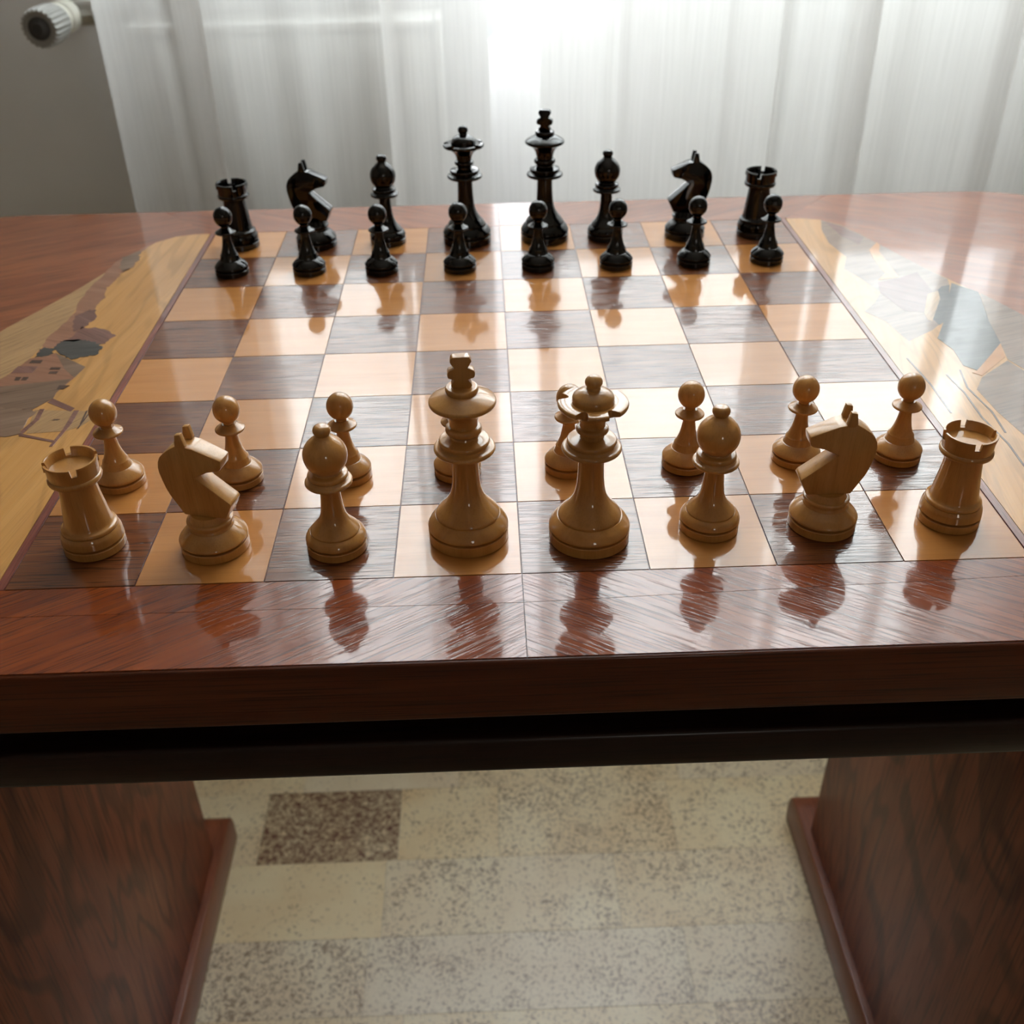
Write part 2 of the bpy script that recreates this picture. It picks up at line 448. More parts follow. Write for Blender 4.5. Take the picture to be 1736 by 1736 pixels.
# radiator below the window, hidden by the curtain but for a soft outline
rad = empty('radiator', (-4.0, 16.2, FZ + 1.6))
tag(rad, 'white panel radiator seen faintly through the curtain below the window', 'radiator')
def rbox(name, b, bev): return box(name, (b[0] + 4, b[1] + 4, b[2] - 16.2, b[3] - 16.2, b[4] - FZ - 1.6, b[5] - FZ - 1.6), M_WHITE, rad, bev)
rbox('radiator_panel', (-6.9, -1.1, 15.6, 15.9, FZ + 1.6, 1.3), 0.1)
rbox('radiator_panel', (-6.9, -1.1, 16.5, 16.8, FZ + 1.6, 1.3), 0.1)
rbox('top_grille', (-6.9, -1.1, 15.55, 16.85, 1.3, 1.5), 0.08)
rbox('side_cover', (-7.05, -6.9, 15.55, 16.85, FZ + 1.6, 1.5), 0.03)
rbox('side_cover', (-1.1, -.95, 15.55, 16.85, FZ + 1.6, 1.5), 0.03)
for k in range(8):
    x = -6.5 + k * 0.68
    rbox('radiator_rib', (x, x + .34, 15.48, 15.62, FZ + 2.2, 1.0), 0.06)

# thermostat valve at the radiator's left end
val = empty('radiator_valve', (-8.30, 16.2, 1.63))
tag(val, 'ivory thermostatic valve with a round ribbed dial beside the radiator', 'valve')
def lathe_obj(name, prof, mat, parent, seg=48, smooth=40, fn=None, rot=None, loc=(0, 0, 0), zs=1.0):
    v, f = lathe(prof, seg, fn, zs)
    o = obj(name, mesh_data(name, v, f, mat, smooth), parent, loc)
    if rot: o.rotation_euler = rot
    return o
VR = (math.radians(90), 0, math.radians(-3))      # the dial points into the room
lathe_obj('valve_body', [(0, -.3), (.22, -.3), (.24, .0), (.30, .05), (.30, .35), (.24, .40), (.24, .5), (.31, .55), (.31, .75), (0, .75)], M_PLASTIC, val, rot=VR)
def flute(r, z, a):
    return (r * (1 + (0.045 * math.cos(a * 22) if r > .3 and .1 < z < .86 else 0)), z)
dial = lathe_obj('dial', [(0, 0), (.29, 0), (.32, .06), (.335, .15), (.34, .6), (.335, .74), (.315, .80), (.27, .81), (.25, .77), (0, .77)], M_DIAL, val, 132, 30, flute, VR, (0, -.70, 0))
lathe_obj('dial_cap', [(0, 0), (.20, 0), (.20, .03), (.14, .05), (.10, .09), (0, .09)], M_GREYPL, val, rot=VR, loc=(-.04, -1.47, 0))
lathe_obj('pipe', [(0, 0), (.16, 0), (.16, .95), (0, .95)], M_WHITE, val, rot=(math.radians(-90), 0, 0), loc=(0, .3, 0))
lathe_obj('union_nut', [(0, 0), (.22, 0), (.22, .5), (.15, .5), (.15, 1.18), (0, 1.18)], M_STEEL, val, 12, 20, rot=(0, math.radians(90), 0), loc=(.02, .1, 0))

# sheer curtain: path in plan (x, y), pleats turn back on themselves
CY = 14.0
path = [(-7.0, CY + .22), (-7.12, CY + .08), (-7.05, CY),
        (-6.6, CY - .12), (-6.0, CY - .06), (-5.55, CY - .16), (-5.20, CY - .30), (-5.10, CY - .22), (-5.35, CY), (-5.75, CY + .2), (-5.0, CY + .36), (-4.5, CY + .2), (-4.0, CY), (-3.5, CY + .03), (-3.0, CY - .12),
        (-2.5, CY + .0), (-2.2, CY + .3), (-1.85, CY + .42), (-1.75, CY + .2), (-1.9, CY - .1), (-1.75, CY - .22), (-1.2, CY - .12), (-.4, CY + .05), (.4, CY + .12), (1.2, CY + .04), (2.0, CY + .06),
        (2.35, CY - .12), (2.7, CY + .06), (3.3, CY + .12), (3.9, CY - .05), (4.2, CY - .17), (4.55, CY + .02), (5.1, CY + .1), (5.45, CY - .05), (5.35, CY - .18), (5.7, CY - .24), (6.1, CY - .05), (6.5, CY - .05), (6.95, CY - .26), (7.02, CY - .16),
        (6.75, CY + .1), (6.9, CY + .3), (7.5, CY + .3), (8.0, CY + .05), (8.6, CY), (9.2, CY - .1), (9.65, CY - .24), (9.72, CY - .12), (9.4, CY + .12), (9.7, CY + .34), (10.4, CY + .28), (11.1, CY), (12.0, CY - .2), (12.4, CY - .05), (12.2, CY + .2), (13.0, CY + .35), (14.2, CY), (15.5, CY + .25), (17.0, CY - .1), (18.8, CY + .3), (21.0, CY)]
pp = []
P_ = [path[0]] + path + [path[-1]]
for i in range(1, len(P_) - 2):
    p0, p1, p2, p3 = P_[i-1], P_[i], P_[i+1], P_[i+2]
    for k in range(8):
        t = k / 8
        pp.append(tuple(0.5 * ((2*p1[j]) + (-p0[j]+p2[j])*t + (2*p0[j]-5*p1[j]+4*p2[j]-p3[j])*t*t + (-p0[j]+3*p1[j]-3*p2[j]+p3[j])*t**3) for j in (0, 1)))
pp.append(path[-1])
zl = [FZ + .25, -9, -6, -3, -1, 1, 3, 6, 10, 15, 20, 26, 33.5]
v, f = [], []
for z in zl:
    for i, (x, y) in enumerate(pp):
        amp = 1.25 - .7 * (z - FZ) / 47
        v.append((x + .05 * math.sin(i * .11 + z * .21), CY + (y - CY) * amp + .04 * math.sin(x * 1.7 + z * .33), z))
n = len(pp)
for iz in range(len(zl) - 1):
    for i in range(n - 1):
        a = iz * n + i
        f.append((a, a + 1, a + 1 + n, a + n))
me = bpy.data.meshes.new('sheer_curtain')
me.from_pydata([(x * U, y * U, z * U) for x, y, z in v], [], f)
me.materials.append(M_VOILE)
for p in me.polygons: p.use_smooth = True
tag(obj('sheer_curtain', me), 'white sheer curtain hanging in soft vertical folds behind the table', 'curtain')

# ------------------------------------------------------------------ the table
tab = empty('chess_table', (0, 4.02, FZ))
tag(tab, 'brown wooden chess table with inlaid board and landscape marquetry', 'table')
TO = (0, 4.02, FZ)
def T(poly): return [(x - TO[0], y - TO[1]) for x, y in poly]
TX, TY0, TY1, TR = 8.9, -0.98, 9.03, 2.0
def rounded(x0, x1, y0, y1, r, n=14):
    out = []
    for cx, cy, a0 in ((x1 - r, y0 + r, -90), (x1 - r, y1 - r, 0), (x0 + r, y1 - r, 90), (x0 + r, y0 + r, 180)):
        for k in range(n + 1):
            a = math.radians(a0 + 90 * k / n); out.append((cx + r * math.cos(a), cy + r * math.sin(a)))
    return out
slab = prism('tabletop', T(rounded(-TX, TX, TY0, TY1, TR)), -FZ - .56, -FZ - .010, M_EDGE, tab, 0.018)
ZT = -FZ            # height of the playing surface in the table's own coordinates
def veneer(name, poly, mat, top=0.0, parent=slab, label=None):
    # each piece keeps its own origin at its centre
    cx = sum(p[0] for p in poly) / len(poly); cy = sum(p[1] for p in poly) / len(poly)
    n = len(poly)
    z0, z1 = -.02, top
    v = [(x - cx, y - cy, z0) for x, y in poly] + [(x - cx, y - cy, z1) for x, y in poly]
    f = [tuple(range(n - 1, -1, -1)), tuple(range(n, 2 * n))] + [(i, (i + 1) % n, n + (i + 1) % n, n + i) for i in range(n)]
    o = obj(name, mesh_data(name, v, f, mat), parent, (cx - TO[0], cy - TO[1], ZT))
    if label: o['label'] = label
    return o
# squares (two shared meshes)
G = 0.006
sv, sf = box_data(-.5 + G, .5 - G, -.5 + G, .5 - G, -.02, 0.0)
ME_D = mesh_data('dark_square', sv, sf, M_WALNUT)
ME_L = mesh_data('light_square', sv, sf, M_MAPLE)
for i in range(8):
    for j in range(8):
        dark = (i + j) % 2 == 0
        o = obj('dark_square' if dark else 'light_square', ME_D if dark else ME_L, slab, (i - 3.5 - TO[0], j + .5 - TO[1], ZT))
# border veneers
e = .03
rr = rounded(-TX + e, TX - e, TY0 + e, TY1 - e, TR - e)
XB = 4.09
veneer('border_veneer', [(-XB, TY0 + e), (-.004, TY0 + e), (-.004, -.352), (-XB, -.332)], M_FRONT_L, label='reddish front border veneer left of the mirrored seam')
veneer('border_veneer', [(-XB, -.328), (-.004, -.348), (-.004, -.006), (-XB, -.006)], M_FRONT_L)
veneer('border_veneer', [(.004, TY0 + e), (XB, TY0 + e), (XB, -.222), (.004, -.352)], M_FRONT_R, label='reddish front border veneer right of the mirrored seam')
veneer('border_veneer', [(.004, -.348), (XB, -.218), (XB, -.006), (.004, -.006)], M_FRONT_R)
veneer('border_veneer', [(-XB, 8.006), (-.004, 8.006), (-.004, TY1 - e), (-4.95, TY1 - e)], M_SIDE_R)
veneer('border_veneer', [(.004, 8.006), (XB, 8.006), (4.95, TY1 - e), (.004, TY1 - e)], M_SIDE_L)
sideR = [p for p in rr if p[0] > 0]
sideL = [p for p in rr if p[0] < 0]
n_ = len(sideR) // 2
veneer('side_veneer', [(XB + .006, TY0 + e)] + sideR + [(4.96, TY1 - e), (XB + .006, 8.02)], M_SIDE_R)
veneer('side_veneer', [(-4.96, TY1 - e)] + sideL + [(-XB - .006, TY0 + e), (-XB - .006, 8.02)], M_SIDE_L)
for s in (-1, 1):
    veneer('stringing', [(s * 4.008, 0), (s * 4.075, 0), (s * 4.075, 8.0), (s * 4.008, 8.0)], M_STRING, 0.0005, label='thin purple-brown line of inlay beside the board')

# marquetry landscapes
def lens(side):
    up = [(4.08, 7.98), (4.3, 7.975), (4.54, 7.90), (4.77, 7.68), (4.95, 7.2), (5.12, 6.7), (5.32, 6.1), (5.56, 5.5), (5.80, 4.95), (5.95, 4.5), (6.0, 4.0)]
    pts = up + [(x, 8.0 - y) for x, y in reversed(up[:-1])]
    return [(side * x, y) for x, y in pts]
for s in (-1, 1):
    veneer('sky_panel', lens(s), M_MAPLE_Y, 0.001, label='pale maple sky of the inlaid landscape')
def inlay(name, poly, mat, lvl=1, label=None):
    veneer(name, poly, mat, 0.001 + 0.0007 * lvl, label=label)
def jag(poly, amp, n=5):
    """ragged outline of leaves"""
    out = []
    amp *= 1.5
    for i in range(len(poly)):
        a, b_ = poly[i], poly[(i + 1) % len(poly)]
        for k in range(n):
            t = k / n
            out.append((a[0] + (b_[0] - a[0]) * t + random.uniform(-amp, amp), a[1] + (b_[1] - a[1]) * t + random.uniform(-amp, amp)))
    return out
# left landscape: field, trees, farmhouse, fence and gate
inlay('field', [(-4.86, 7.55), (-4.93, 7.25), (-5.12, 6.7), (-5.32, 6.1), (-5.56, 5.5), (-5.80, 4.95), (-5.95, 4.5), (-6.0, 4.0), (-5.9, 3.4), (-5.7, 2.9), (-5.4, 3.3), (-5.38, 3.6), (-5.24, 4.1), (-5.2, 4.5), (-5.15, 5.2), (-5.17, 5.85), (-5.14, 6.5), (-5.06, 7.0)], M_FIELD)
inlay('tree_line', jag([(-4.83, 7.62), (-4.88, 7.3), (-4.84, 7.0), (-4.84, 6.8), (-4.94, 6.55), (-4.93, 6.3), (-4.98, 6.1), (-4.92, 5.77), (-4.94, 5.45), (-4.86, 5.14), (-4.9, 4.93), (-4.9, 4.6), (-5.05, 4.4), (-5.2, 4.2), (-5.23, 4.6), (-5.14, 5.2), (-5.2, 5.85), (-5.16, 6.5), (-5.1, 7.0)], .012), M_PINK, 2)
inlay('tree', jag([(-4.9, 7.39), (-4.84, 7.1), (-4.82, 6.8), (-4.94, 6.58), (-5.03, 6.82), (-5.08, 7.12)], .018), M_GREY, 3, 'grey-brown inlaid tree')
inlay('tree', jag([(-5.05, 4.94), (-5.1, 5.24), (-4.99, 5.41), (-4.91, 5.38), (-4.83, 5.14), (-4.89, 4.93), (-4.89, 4.85), (-4.97, 4.77)], .012), M_PURPLE, 3, 'plum-brown inlaid tree')
inlay('tree', jag([(-4.98, 4.5), (-4.9, 4.89), (-4.66, 4.84), (-4.46, 4.62), (-4.53, 4.42), (-4.72, 4.45), (-4.85, 4.46)], .015), M_PURPLE, 3, 'rosy inlaid tree crown behind the house')
inlay('house_wall', [(-5.0, 4.22), (-5.24, 4.09), (-5.32, 3.77), (-5.38, 3.6), (-5.42, 3.2), (-5.13, 2.94), (-4.8, 2.92), (-4.67, 3.14), (-4.68, 3.27), (-4.6, 3.59), (-4.76, 3.81)], M_PINK, 4, 'rosy inlaid farmhouse wall')
inlay('house_roof', [(-5.0, 4.22), (-4.56, 3.85), (-4.60, 3.6), (-4.77, 3.81)], M_GREY, 5, 'grey inlaid farmhouse roof')
inlay('house_lean_to', [(-5.40, 3.42), (-4.62, 3.57), (-4.68, 3.27), (-4.67, 3.14), (-4.8, 2.92), (-5.13, 2.94), (-5.42, 3.2)], M_GREY, 5)
inlay('tree', jag([(-5.06, 4.36), (-5.05, 4.5), (-5.0, 4.55), (-4.88, 4.5), (-4.85, 4.56), (-4.72, 4.51), (-4.57, 4.41), (-4.53, 4.33), (-4.52, 4.16), (-4.65, 4.09), (-4.77, 4.05), (-4.9, 4.14)], .012, 6), M_DARKGREY, 6, 'dark grey inlaid tree crown')
inlay('tree', jag([(-5.2, 4.12), (-5.2, 4.31), (-5.17, 4.37), (-5.05, 4.34), (-5.03, 4.19), (-5.09, 4.14)], .01), M_DARKGREY, 6, 'small dark grey inlaid tree')
for w in ([(-5.2, 4.05), (-5.08, 4.04), (-5.08, 3.97), (-5.21, 3.98)], [(-5.3, 3.91), (-5.08, 3.89), (-5.09, 3.74), (-5.32, 3.75)], [(-5.23, 3.65), (-5.17, 3.645), (-5.17, 3.57), (-5.22, 3.57)], [(-5.15, 3.645), (-5.09, 3.64), (-5.09, 3.57), (-5.15, 3.57)],
          [(-4.93, 3.86), (-4.82, 3.85), (-4.82, 3.8), (-4.93, 3.81)], [(-4.91, 3.76), (-4.82, 3.76), (-4.82, 3.7), (-4.91, 3.71)], [(-4.7, 3.43), (-4.59, 3.42), (-4.63, 3.34), (-4.7, 3.34)]):
    inlay('house_window', w, M_PURPLE if w[0][0] < -5.25 else M_INK, 7)
inlay('gate_bar', [(-4.68, 3.11), (-4.67, 3.14), (-4.38, 2.92), (-4.40, 2.85), (-4.7, 3.06)], M_PURPLE, 4)
inlay('hillock', [(-4.78, 2.91), (-4.36, 2.86), (-4.24, 2.85), (-4.13, 2.7), (-4.2, 2.55), (-4.32, 2.46), (-4.69, 2.43)], M_FIELD, 3)
inlay('fence_post', [(-4.37, 2.87), (-4.32, 2.87), (-4.31, 2.6), (-4.355, 2.17), (-4.385, 2.17), (-4.36, 2.5)], M_PURPLE, 5)
inlay('fence_rail', [(-4.76, 2.44), (-4.37, 2.28), (-4.37, 2.245), (-4.75, 2.39)], M_PURPLE, 5)
inlay('fence_rail', [(-4.73, 2.92), (-4.68, 2.92), (-4.66, 2.7), (-4.73, 2.42), (-4.78, 2.42), (-4.71, 2.7)], M_PURPLE, 5)
for k, (a, b_) in enumerate((((-4.24, 2.86), (-4.22, 2.6)), ((-4.2, 2.8), (-4.22, 2.5)), ((-4.52, 2.69), (-4.46, 2.69)))):
    inlay('grass_blade', [(a[0] - .008, a[1] - .012), (a[0] + .008, a[1] + .012), (b_[0] + .008, b_[1] + .012), (b_[0] - .008, b_[1] - .012)], M_INK, 5)
inlay('bush', jag([(-5.42, 3.2), (-5.13, 2.96), (-4.82, 2.92), (-4.75, 2.86), (-4.78, 2.6), (-4.76, 2.43), (-4.95, 2.36), (-5.2, 2.3), (-5.5, 2.6)], .012), M_GREY, 6, 'grey-brown inlaid bush by the fence')
inlay('ground', [(-5.5, 2.6), (-5.2, 2.3), (-4.95, 2.36), (-4.92, 2.2), (-4.85, 1.5), (-5.14, 1.7), (-5.5, 2.4)], M_FIELD, 4)
# right landscape: hills, ruin, lake and shore
inlay('hill', [(4.56, 7.88), (4.77, 7.66), (4.95, 7.2), (5.12, 6.7), (5.32, 6.1), (5.50, 5.62), (5.45, 5.42), (4.98, 4.4), (4.78, 4.18), (4.41, 3.9), (4.33, 4.44), (4.18, 4.73), (4.38, 4.97), (4.54, 5.26), (4.45, 5.71), (4.34, 6.05), (4.49, 6.46), (4.41, 6.97), (4.46, 7.5)], M_GREY, 1, 'grey-brown inlaid hills')
inlay('hill', [(4.60, 7.80), (4.77, 7.62), (4.93, 7.15), (4.80, 6.9), (4.66, 7.2)], M_PURPLE, 2)
inlay('hill', [(4.54, 5.27), (4.62, 5.58), (4.92, 5.7), (5.21, 5.88), (5.17, 5.17), (4.87, 4.64), (4.65, 4.7)], M_PURPLE, 2)
inlay('ruin', [(5.05, 6.95), (5.06, 6.85), (4.97, 6.61), (4.95, 6.24), (4.93, 5.73), (4.65, 5.66), (4.8, 5.85), (4.82, 6.37), (4.86, 6.68)], M_MAPLE, 3, 'pale inlaid ruin on the hill')
inlay('rock', [(5.09, 5.18), (5.25, 5.27), (5.18, 5.02), (4.86, 4.41), (4.82, 4.45), (4.85, 4.64)], M_FIELD, 3)
inlay('tree', [(5.46, 5.44), (5.34, 5.40), (5.20, 5.22), (5.14, 5.05), (5.02, 4.92), (4.98, 4.72), (4.88, 4.55), (4.90, 4.30), (4.97, 4.36), (5.08, 4.58), (5.2, 4.85), (5.33, 5.13)], M_DARKGREY, 2, 'dark grey inlaid trees on the lake shore')
inlay('lake', [(5.50, 5.50), (5.71, 5.2), (5.69, 5.08), (5.49, 4.36), (5.38, 3.79), (5.12, 3.47), (4.87, 3.17), (4.77, 3.29), (4.81, 3.66), (4.75, 3.96), (4.99, 4.4)], M_DARKGREY, 3, 'dark grey inlaid lake')
inlay('far_bank', [(5.72, 5.16), (5.80, 4.95), (5.95, 4.5), (6.0, 4.0), (5.95, 3.5), (5.80, 3.05), (5.56, 2.5), (5.29, 3.4), (5.38, 3.79), (5.49, 4.36), (5.69, 5.06)], M_GREY, 2, 'grey inlaid far bank of the lake')
inlay('path', [(5.38, 3.79), (5.29, 3.46), (4.87, 3.05), (4.80, 3.12), (4.87, 3.17), (5.12, 3.47)], M_MAPLE, 4)
inlay('bank', [(4.86, 3.02), (5.28, 3.38), (5.54, 2.46), (5.32, 1.9), (5.12, 1.3), (4.95, .8), (4.8, 1.5), (4.77, 1.85), (4.71, 2.31), (4.70, 2.76)], M_GREY, 2, 'grey-brown inlaid near bank')
for (pts) in ([(4.52, 3.1), (4.55, 2.7), (4.52, 2.2), (4.56, 1.7), (4.53, 1.2)], [(4.70, 3.2), (4.62, 2.8), (4.66, 2.3), (4.62, 1.9)], [(4.25, 3.5), (4.28, 2.9), (4.26, 2.3)]):
    L_ = [(x - .010, y) for x, y in pts]; R_ = [(x + .010, y) for x, y in reversed(pts)]
    inlay('sand_line', L_ + R_, M_INK, 3)

# underframe
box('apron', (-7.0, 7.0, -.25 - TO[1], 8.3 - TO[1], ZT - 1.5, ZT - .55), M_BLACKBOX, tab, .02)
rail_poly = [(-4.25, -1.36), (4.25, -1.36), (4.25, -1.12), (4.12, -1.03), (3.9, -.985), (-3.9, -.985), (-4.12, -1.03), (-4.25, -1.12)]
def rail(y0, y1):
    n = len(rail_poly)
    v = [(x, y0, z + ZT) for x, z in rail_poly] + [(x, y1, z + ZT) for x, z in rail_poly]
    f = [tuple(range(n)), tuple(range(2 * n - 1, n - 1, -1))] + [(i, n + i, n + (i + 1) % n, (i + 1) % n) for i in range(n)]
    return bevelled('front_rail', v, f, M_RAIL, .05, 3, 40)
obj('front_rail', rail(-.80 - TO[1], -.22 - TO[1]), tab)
for s in (-1, 1):
    x0, x1 = sorted((s * 6.31, s * 6.85))
    box('leg_panel', (x0, x1, 0.3 - TO[1], 7.62 - TO[1], .3, ZT - 1.45), M_LEG, tab, .03)
    fx0, fx1 = sorted((s * 6.15, s * 7.0))
    prof = [(-.6, 0.0), (8.62, 0.0), (8.68, .1), (8.68, .55), (8.60, .76), (8.46, .87), (8.25, .90), (-.25, .90), (-.46, .87), (-.6, .76), (-.68, .55), (-.68, .1)]
    n = len(prof)
    v = [(fx0, y - TO[1], z) for y, z in prof] + [(fx1, y - TO[1], z) for y, z in prof]
    f = [tuple(range(n)), tuple(range(2 * n - 1, n - 1, -1))] + [(i, n + i, n + (i + 1) % n, (i + 1) % n) for i in range(n)]
    obj('foot', bevelled('foot', v, f, M_FOOT, .04, 3, 40), tab)

# ------------------------------------------------------------------ chess pieces
def base_prof(R, hd, zt, rt, seg=None):
    """foot disc, groove and shoulder rising to radius rt at height zt"""
    g = .022
    p = [(0, 0), (R - .012, 0), (R, .008), (R, hd - .006), (R - .006, hd), (R - .034, hd + .003), (R - .034, hd + .019), (R - .004, hd + .022)]
    p += smooth_prof([(R, hd + .026), (R - .002, hd + .045), ((R + rt) / 2 + .004, (hd + .045 + zt) / 2 + .003), (rt, zt)], 4)
    return p

KING_STEM = [(.262, .205)] + smooth_prof([(.257, .215), (.258, .235), (.250, .252), (.225, .283), (.178, .336), (.138, .402), (.117, .48), (.107, .58), (.102, .70), (.101, .83)], 4) + [(0, .83)]
def king_parts(zs):
    P = []
    P.append(('base', base_prof(.325, .095, .222, .262) + [(0, .222)], {}))
    P.append(('stem', [(0, .2)] + KING_STEM, {}))
    P.append(('collar', [(0, .80), (.11, .802), (.19, .815)] + arc_prof(.215, .838, .026, .022, -60, 90, 8) + [(.200, .868), (.188, .876), (.188, .884)] + arc_prof(.182, .903, .017, .019, -60, 90, 6) + [(.15, .930), (.115, .945), (.109, .958)] + arc_prof(.118, 1.005, .024, .03, -75, 80, 10) + [(.108, 1.04), (0, 1.04)], {}))
    P.append(('crown', [(0, 1.02), (.108, 1.02)] + smooth_prof([(.109, 1.04), (.113, 1.08), (.135, 1.135), (.18, 1.185), (.238, 1.218)], 5) + arc_prof(.240, 1.242, .017, .022, -70, 70, 8) + [(.20, 1.288), (.13, 1.322)] + arc_prof(.112, 1.346, .014, .024, -60, 90, 7) + [(.09, 1.366), (0, 1.366)], {}))
    return P
def cross_mesh(mat, zs):
    half = [(.052, 1.35), (.079, 1.385), (.078, 1.402), (.050, 1.438), (.096, 1.450), (.104, 1.470), (.103, 1.498), (.092, 1.514), (.050, 1.530), (.081, 1.582), (.078, 1.600), (.062, 1.622), (.03, 1.624)]
    poly = half + [(-x, z) for x, z in reversed(half)]
    n = len(poly); t = .040
    v = [(x, -t, z * zs) for x, z in poly] + [(x, t, z * zs) for x, z in poly]
    f = [tuple(range(n)), tuple(range(2 * n - 1, n - 1, -1))] + [(i, n + i, n + (i + 1) % n, (i + 1) % n) for i in range(n)]
    return bevelled('cross', v, f, mat, .012, 2, 40)
NOTCH = [50, 105, 160, 246, 302]
def queen_fn(r, z, a):
    if z > 1.15 and r > .19:
        d = math.degrees(a)
        for c in NOTCH:
            dd = abs((d - c + 180) % 360 - 180)
            if dd < 10.5:
                lim = .268 - .078 * math.sqrt(max(0.0, 1 - (dd / 10.5) ** 2))
                return (min(r, lim), z)
    return (r, z)
def queen_parts(zs):
    P = []
    P.append(('base', base_prof(.327, .095, .222, .262) + [(0, .222)], {}))
    P.append(('stem', [(0, .2)] + [(r * .985, z) for r, z in KING_STEM], {}))
    P.append(('collar', [(0, .80), (.10, .802), (.185, .822)] + arc_prof(.207, .846, .026, .022, -60, 90, 8) + [(.195, .876), (.183, .884), (.183, .892)] + arc_prof(.176, .911, .018, .019, -60, 90, 6) + [(.12, .935), (.094, .945), (.092, .955), (.098, .985)] + arc_prof(.104, 1.012, .023, .024, -70, 80, 10) + [(.098, 1.042), (0, 1.042)], {}))
    P.append(('crown', [(0, 1.03), (.099, 1.03)] + smooth_prof([(.099, 1.045), (.101, 1.075), (.122, 1.125), (.17, 1.170), (.215, 1.196)], 5) + [(.225, 1.198), (.240, 1.202), (.255, 1.207)] + arc_prof(.256, 1.228, .013, .02, -70, 80, 8) + [(.25, 1.250), (.235, 1.251), (.22, 1.252), (.205, 1.252), (.195, 1.252), (.180, 1.250), (.162, 1.248)] + smooth_prof([(.160, 1.262), (.158, 1.285), (.140, 1.310), (.10, 1.335), (.062, 1.350)], 4) + [(0, 1.350)], {'fn': queen_fn, 'seg': 240}))
    P.append(('finial', [(0, 1.34), (.055, 1.34), (.054, 1.362)] + arc_prof(0, 1.408, .067, .055, -40, 90, 14), {}))
    return P
def bishop_parts(zs):
    P = []
    P.append(('base', base_prof(.243, .075, .172, .200) + [(0, .172)], {}))
    P.append(('stem', [(0, .15)] + [(.2, .160)] + smooth_prof([(.196, .168), (.197, .183), (.188, .196), (.160, .228), (.122, .278), (.098, .340), (.087, .42), (.079, .52), (.077, .62)], 4) + [(0, .62)], {}))
    P.append(('collar', [(0, .595), (.085, .597), (.15, .612)] + arc_prof(.165, .633, .021, .019, -60, 90, 8) + [(.155, .660), (.146, .668)] + arc_prof(.142, .692, .016, .022, -60, 90, 6) + [(.115, .720), (.105, .735), (0, .735)], {}))
    P.append(('head', [(0, .715), (.10, .715)] + smooth_prof([(.105, .73), (.128, .752), (.158, .800), (.171, .860), (.166, .910), (.142, .960), (.105, 1.000), (.072, 1.026), (.056, 1.042)], 4) + [(0, 1.042)], {}))
    P.append(('finial', [(0, 1.03), (.054, 1.03), (.055, 1.045)] + arc_prof(.030, 1.083, .040, .042, -50, 90, 10) + [(0, 1.130)], {}))
    return P
def pawn_parts(zs):
    P = []
    P.append(('base', base_prof(.212, .066, .186, .130) + [(0, .186)], {}))
    P.append(('stem', [(0, .14), (.135, .172)] + smooth_prof([(.131, .184), (.123, .205), (.117, .228), (.113, .246)], 4) + smooth_prof([(.106, .252), (.092, .282), (.075, .332), (.062, .395), (.053, .46), (.050, .51)], 4) + [(0, .51)], {}))
    P.append(('collar', [(0, .488), (.055, .488), (.09, .500)] + arc_prof(.112, .522, .016, .014, -70, 70, 8) + [(.09, .548), (.06, .572), (0, .572)], {}))
    P.append(('head', [(0, .56), (.045, .56)] + arc_prof(0, .708, .116, .124, -65, 90, 18), {}))
    return P
def rook_slot(phase):
    def fn(r, z, a):
        if z > .775 and r > .1:
            d = (math.degrees(a) - phase) % 90
            d = min(d, 90 - d)
            if d < 6.6: return (r, .768)
        return (r, z)
    return fn
def rook_parts(zs):
    P = []
    P.append(('base', base_prof(.245, .075, .190, .222) + [(0, .190)], {}))
    P.append(('tower', [(0, .16), (.222, .165)] + arc_prof(.204, .205, .017, .022, -60, 80, 7) + [(.194, .236)] + smooth_prof([(.188, .25), (.172, .36), (.156, .48), (.143, .60), (.140, .66)], 4) + [(0, .66)], {}))
    P.append(('battlement', [(0, .615), (.145, .615), (.175, .635)] + arc_prof(.190, .668, .017, .026, -60, 80, 8) + [(.193, .700), (.196, .71), (.197, .768), (.202, .80), (.206, .822), (.203, .83), (.188, .83), (.184, .826), (.178, .80), (.172, .768), (.168, .752), (0, .748)], {'fn': rook_slot(0), 'seg': 240}))
    return P
KN = [(-.195, .345), (-.259, .477), (-.250, .497), (.004, .705), (-.014, .713), (-.108, .763), (-.204, .781), (-.225, .800), (-.238, .874), (-.023, .965), (.035, .974), (.108, .982), (.171, .943), (.225, .905), (.265, .865), (.290, .818), (.300, .77), (.300, .72), (.286, .64), (.272, .58), (.250, .515), (.203, .428), (.160, .345)]
def knight_head(mat, zs):
    # outline faces -x; plate thinner towards muzzle, chamfered chest
    n = len(KN); t = .088
    def th(x, z): return t * (0.86 if x < -.15 and z > .7 else 1.0)
    v = [(x, -th(x, z), z * zs) for x, z in KN] + [(x, th(x, z), z * zs) for x, z in KN]
    f = [tuple(range(n)), tuple(range(2 * n - 1, n - 1, -1))] + [(i, n + i, n + (i + 1) % n, (i + 1) % n) for i in range(n)]
    return bevelled('head', v, f, mat, .010, 2, 30)
def knight_chamfer(mat, zs):
    pass
def ear_mesh(mat, zs):
    pts = [(.038, .955), (.028, .985), (.048, 1.085), (.095, 1.075), (.112, .985), (.105, .955)]
    n = len(pts); t = .022
    v = [(x, -t, z * zs) for x, z in pts] + [(x, t, z * zs) for x, z in pts]
    f = [tuple(range(n)), tuple(range(2 * n - 1, n - 1, -1))] + [(i, n + i, n + (i + 1) % n, (i + 1) % n) for i in range(n)]
    return bevelled('ear', v, f, mat, .006, 2, 30)
def knight_parts(zs):
    return [('base', base_prof(.272, .080, .215, .180) + smooth_prof([(.178, .225), (.172, .240), (.174, .255)], 3) + arc_prof(.172, .272, .014, .018, -60, 80, 7) + [(.16, .292), (.14, .345), (0, .345)], {})]

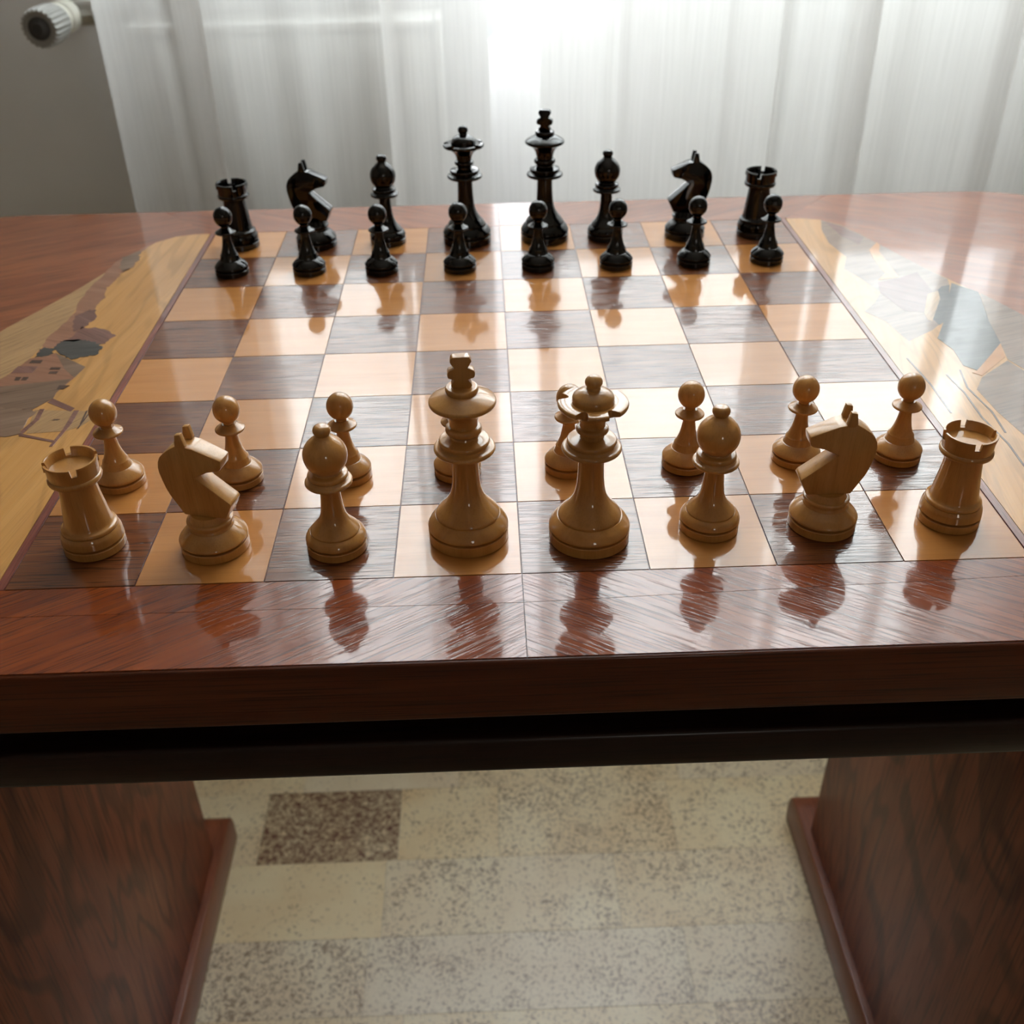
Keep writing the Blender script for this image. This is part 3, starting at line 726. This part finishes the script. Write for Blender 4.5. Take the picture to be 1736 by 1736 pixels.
CACHE = {}
def piece_meshes(kind, black):
    key = (kind, black)
    if key in CACHE: return CACHE[key]
    zs = 1.045 if black else 1.0
    mat = M_BLACK if black else M_LIGHT
    out = []
    for nm, prof, opt in {'king': king_parts, 'queen': queen_parts, 'bishop': bishop_parts, 'pawn': pawn_parts, 'rook': rook_parts, 'knight': knight_parts}[kind](zs):
        v, f = lathe(prof, opt.get('seg', 80), opt.get('fn'), zs)
        out.append((nm, mesh_data(nm, v, f, mat, 38), None))
    mk = M_BLACK if black else M_LIGHT_K
    if kind == 'king': out.append(('cross', cross_mesh(mat, zs), None))
    if kind == 'knight':
        out.append(('head', knight_head(mk, zs), None))
        out.append(('ear', ear_mesh(mk, zs), -.066))
        out.append(('ear', ear_mesh(mk, zs), .066))
    CACHE[key] = out
    return out
def piece(kind, black, x, y, rz, label, group):
    root = empty(kind, (x, y, 0), rz)
    tag(root, label, 'chess piece', group)
    head = None
    for nm, me, off in piece_meshes(kind, black):
        if nm == 'ear':
            obj(nm, me, head, (0, off, 0))
        else:
            o = obj(nm, me, root)
            if nm == 'head' and kind == 'knight': head = o
    return root

R_ = math.radians
GW, GB = 'pale wooden chess pieces', 'black chess pieces'
for kind, x, y, rz, label in [
    ('rook', -3.465, .56, R_(24), 'pale wooden rook at the left end of the front row'),
    ('knight', -2.472, .50, R_(180 - 14), 'pale wooden knight facing right, next to the left pale rook'),
    ('bishop', -1.478, .439, 0, 'pale wooden bishop between the right-facing pale knight and the pale king'),
    ('king', -.414, .536, R_(3), 'pale wooden king with a cross on its crown'),
    ('queen', .566, .468, 0, 'pale wooden queen with a notched crown beside the pale king'),
    ('bishop', 1.563, .552, 0, 'pale wooden bishop between the pale queen and the left-facing pale knight'),
    ('knight', 2.495, .541, R_(0), 'pale wooden knight facing left, next to the right pale rook'),
    ('rook', 3.555, .554, R_(-5), 'pale wooden rook at the right end of the front row')]:
    piece(kind, False, x, y, rz, label, GW)
behind = ['left pale rook', 'right-facing pale knight', 'left pale bishop', 'pale king', 'pale queen', 'right pale bishop', 'left-facing pale knight', 'right pale rook']
for i, (x, y) in enumerate([(-3.515, 1.503), (-2.464, 1.499), (-1.496, 1.501), (-.514, 1.509), (.479, 1.528), (1.535, 1.521), (2.542, 1.561), (3.46, 1.547)]):
    piece('pawn', False, x, y, R_(37 * i), 'pale wooden pawn standing behind the ' + behind[i], GW)
for kind, x, y, rz, label in [
    ('rook', -3.54, 7.46, R_(20), 'black rook at the left end of the far row'),
    ('knight', -2.503, 7.42, R_(180 - 8), 'black knight facing right, next to the left black rook'),
    ('bishop', -1.534, 7.46, 0, 'black bishop between the right-facing black knight and the black queen'),
    ('queen', -.450, 7.43, R_(70), 'black queen with a spreading crown beside the black king'),
    ('king', .611, 7.448, R_(-15), 'tall black king with a cross on top'),
    ('bishop', 1.440, 7.42, 0, 'black bishop between the black king and the left-facing black knight'),
    ('knight', 2.530, 7.41, R_(3), 'black knight facing left, next to the right black rook'),
    ('rook', 3.495, 7.40, R_(-20), 'black rook at the right end of the far row')]:
    piece(kind, True, x, y, rz, label, GB)
front = ['left black rook', 'right-facing black knight', 'left black bishop', 'black queen', 'black king', 'right black bishop', 'left-facing black knight', 'right black rook']
for i, (x, y) in enumerate([(-3.474, 6.455), (-2.478, 6.445), (-1.545, 6.40), (-.541, 6.394), (.465, 6.385), (1.467, 6.36), (2.477, 6.388), (3.426, 6.40)]):
    piece('pawn', True, x, y, R_(41 * i), 'black pawn standing in front of the ' + front[i], GB)
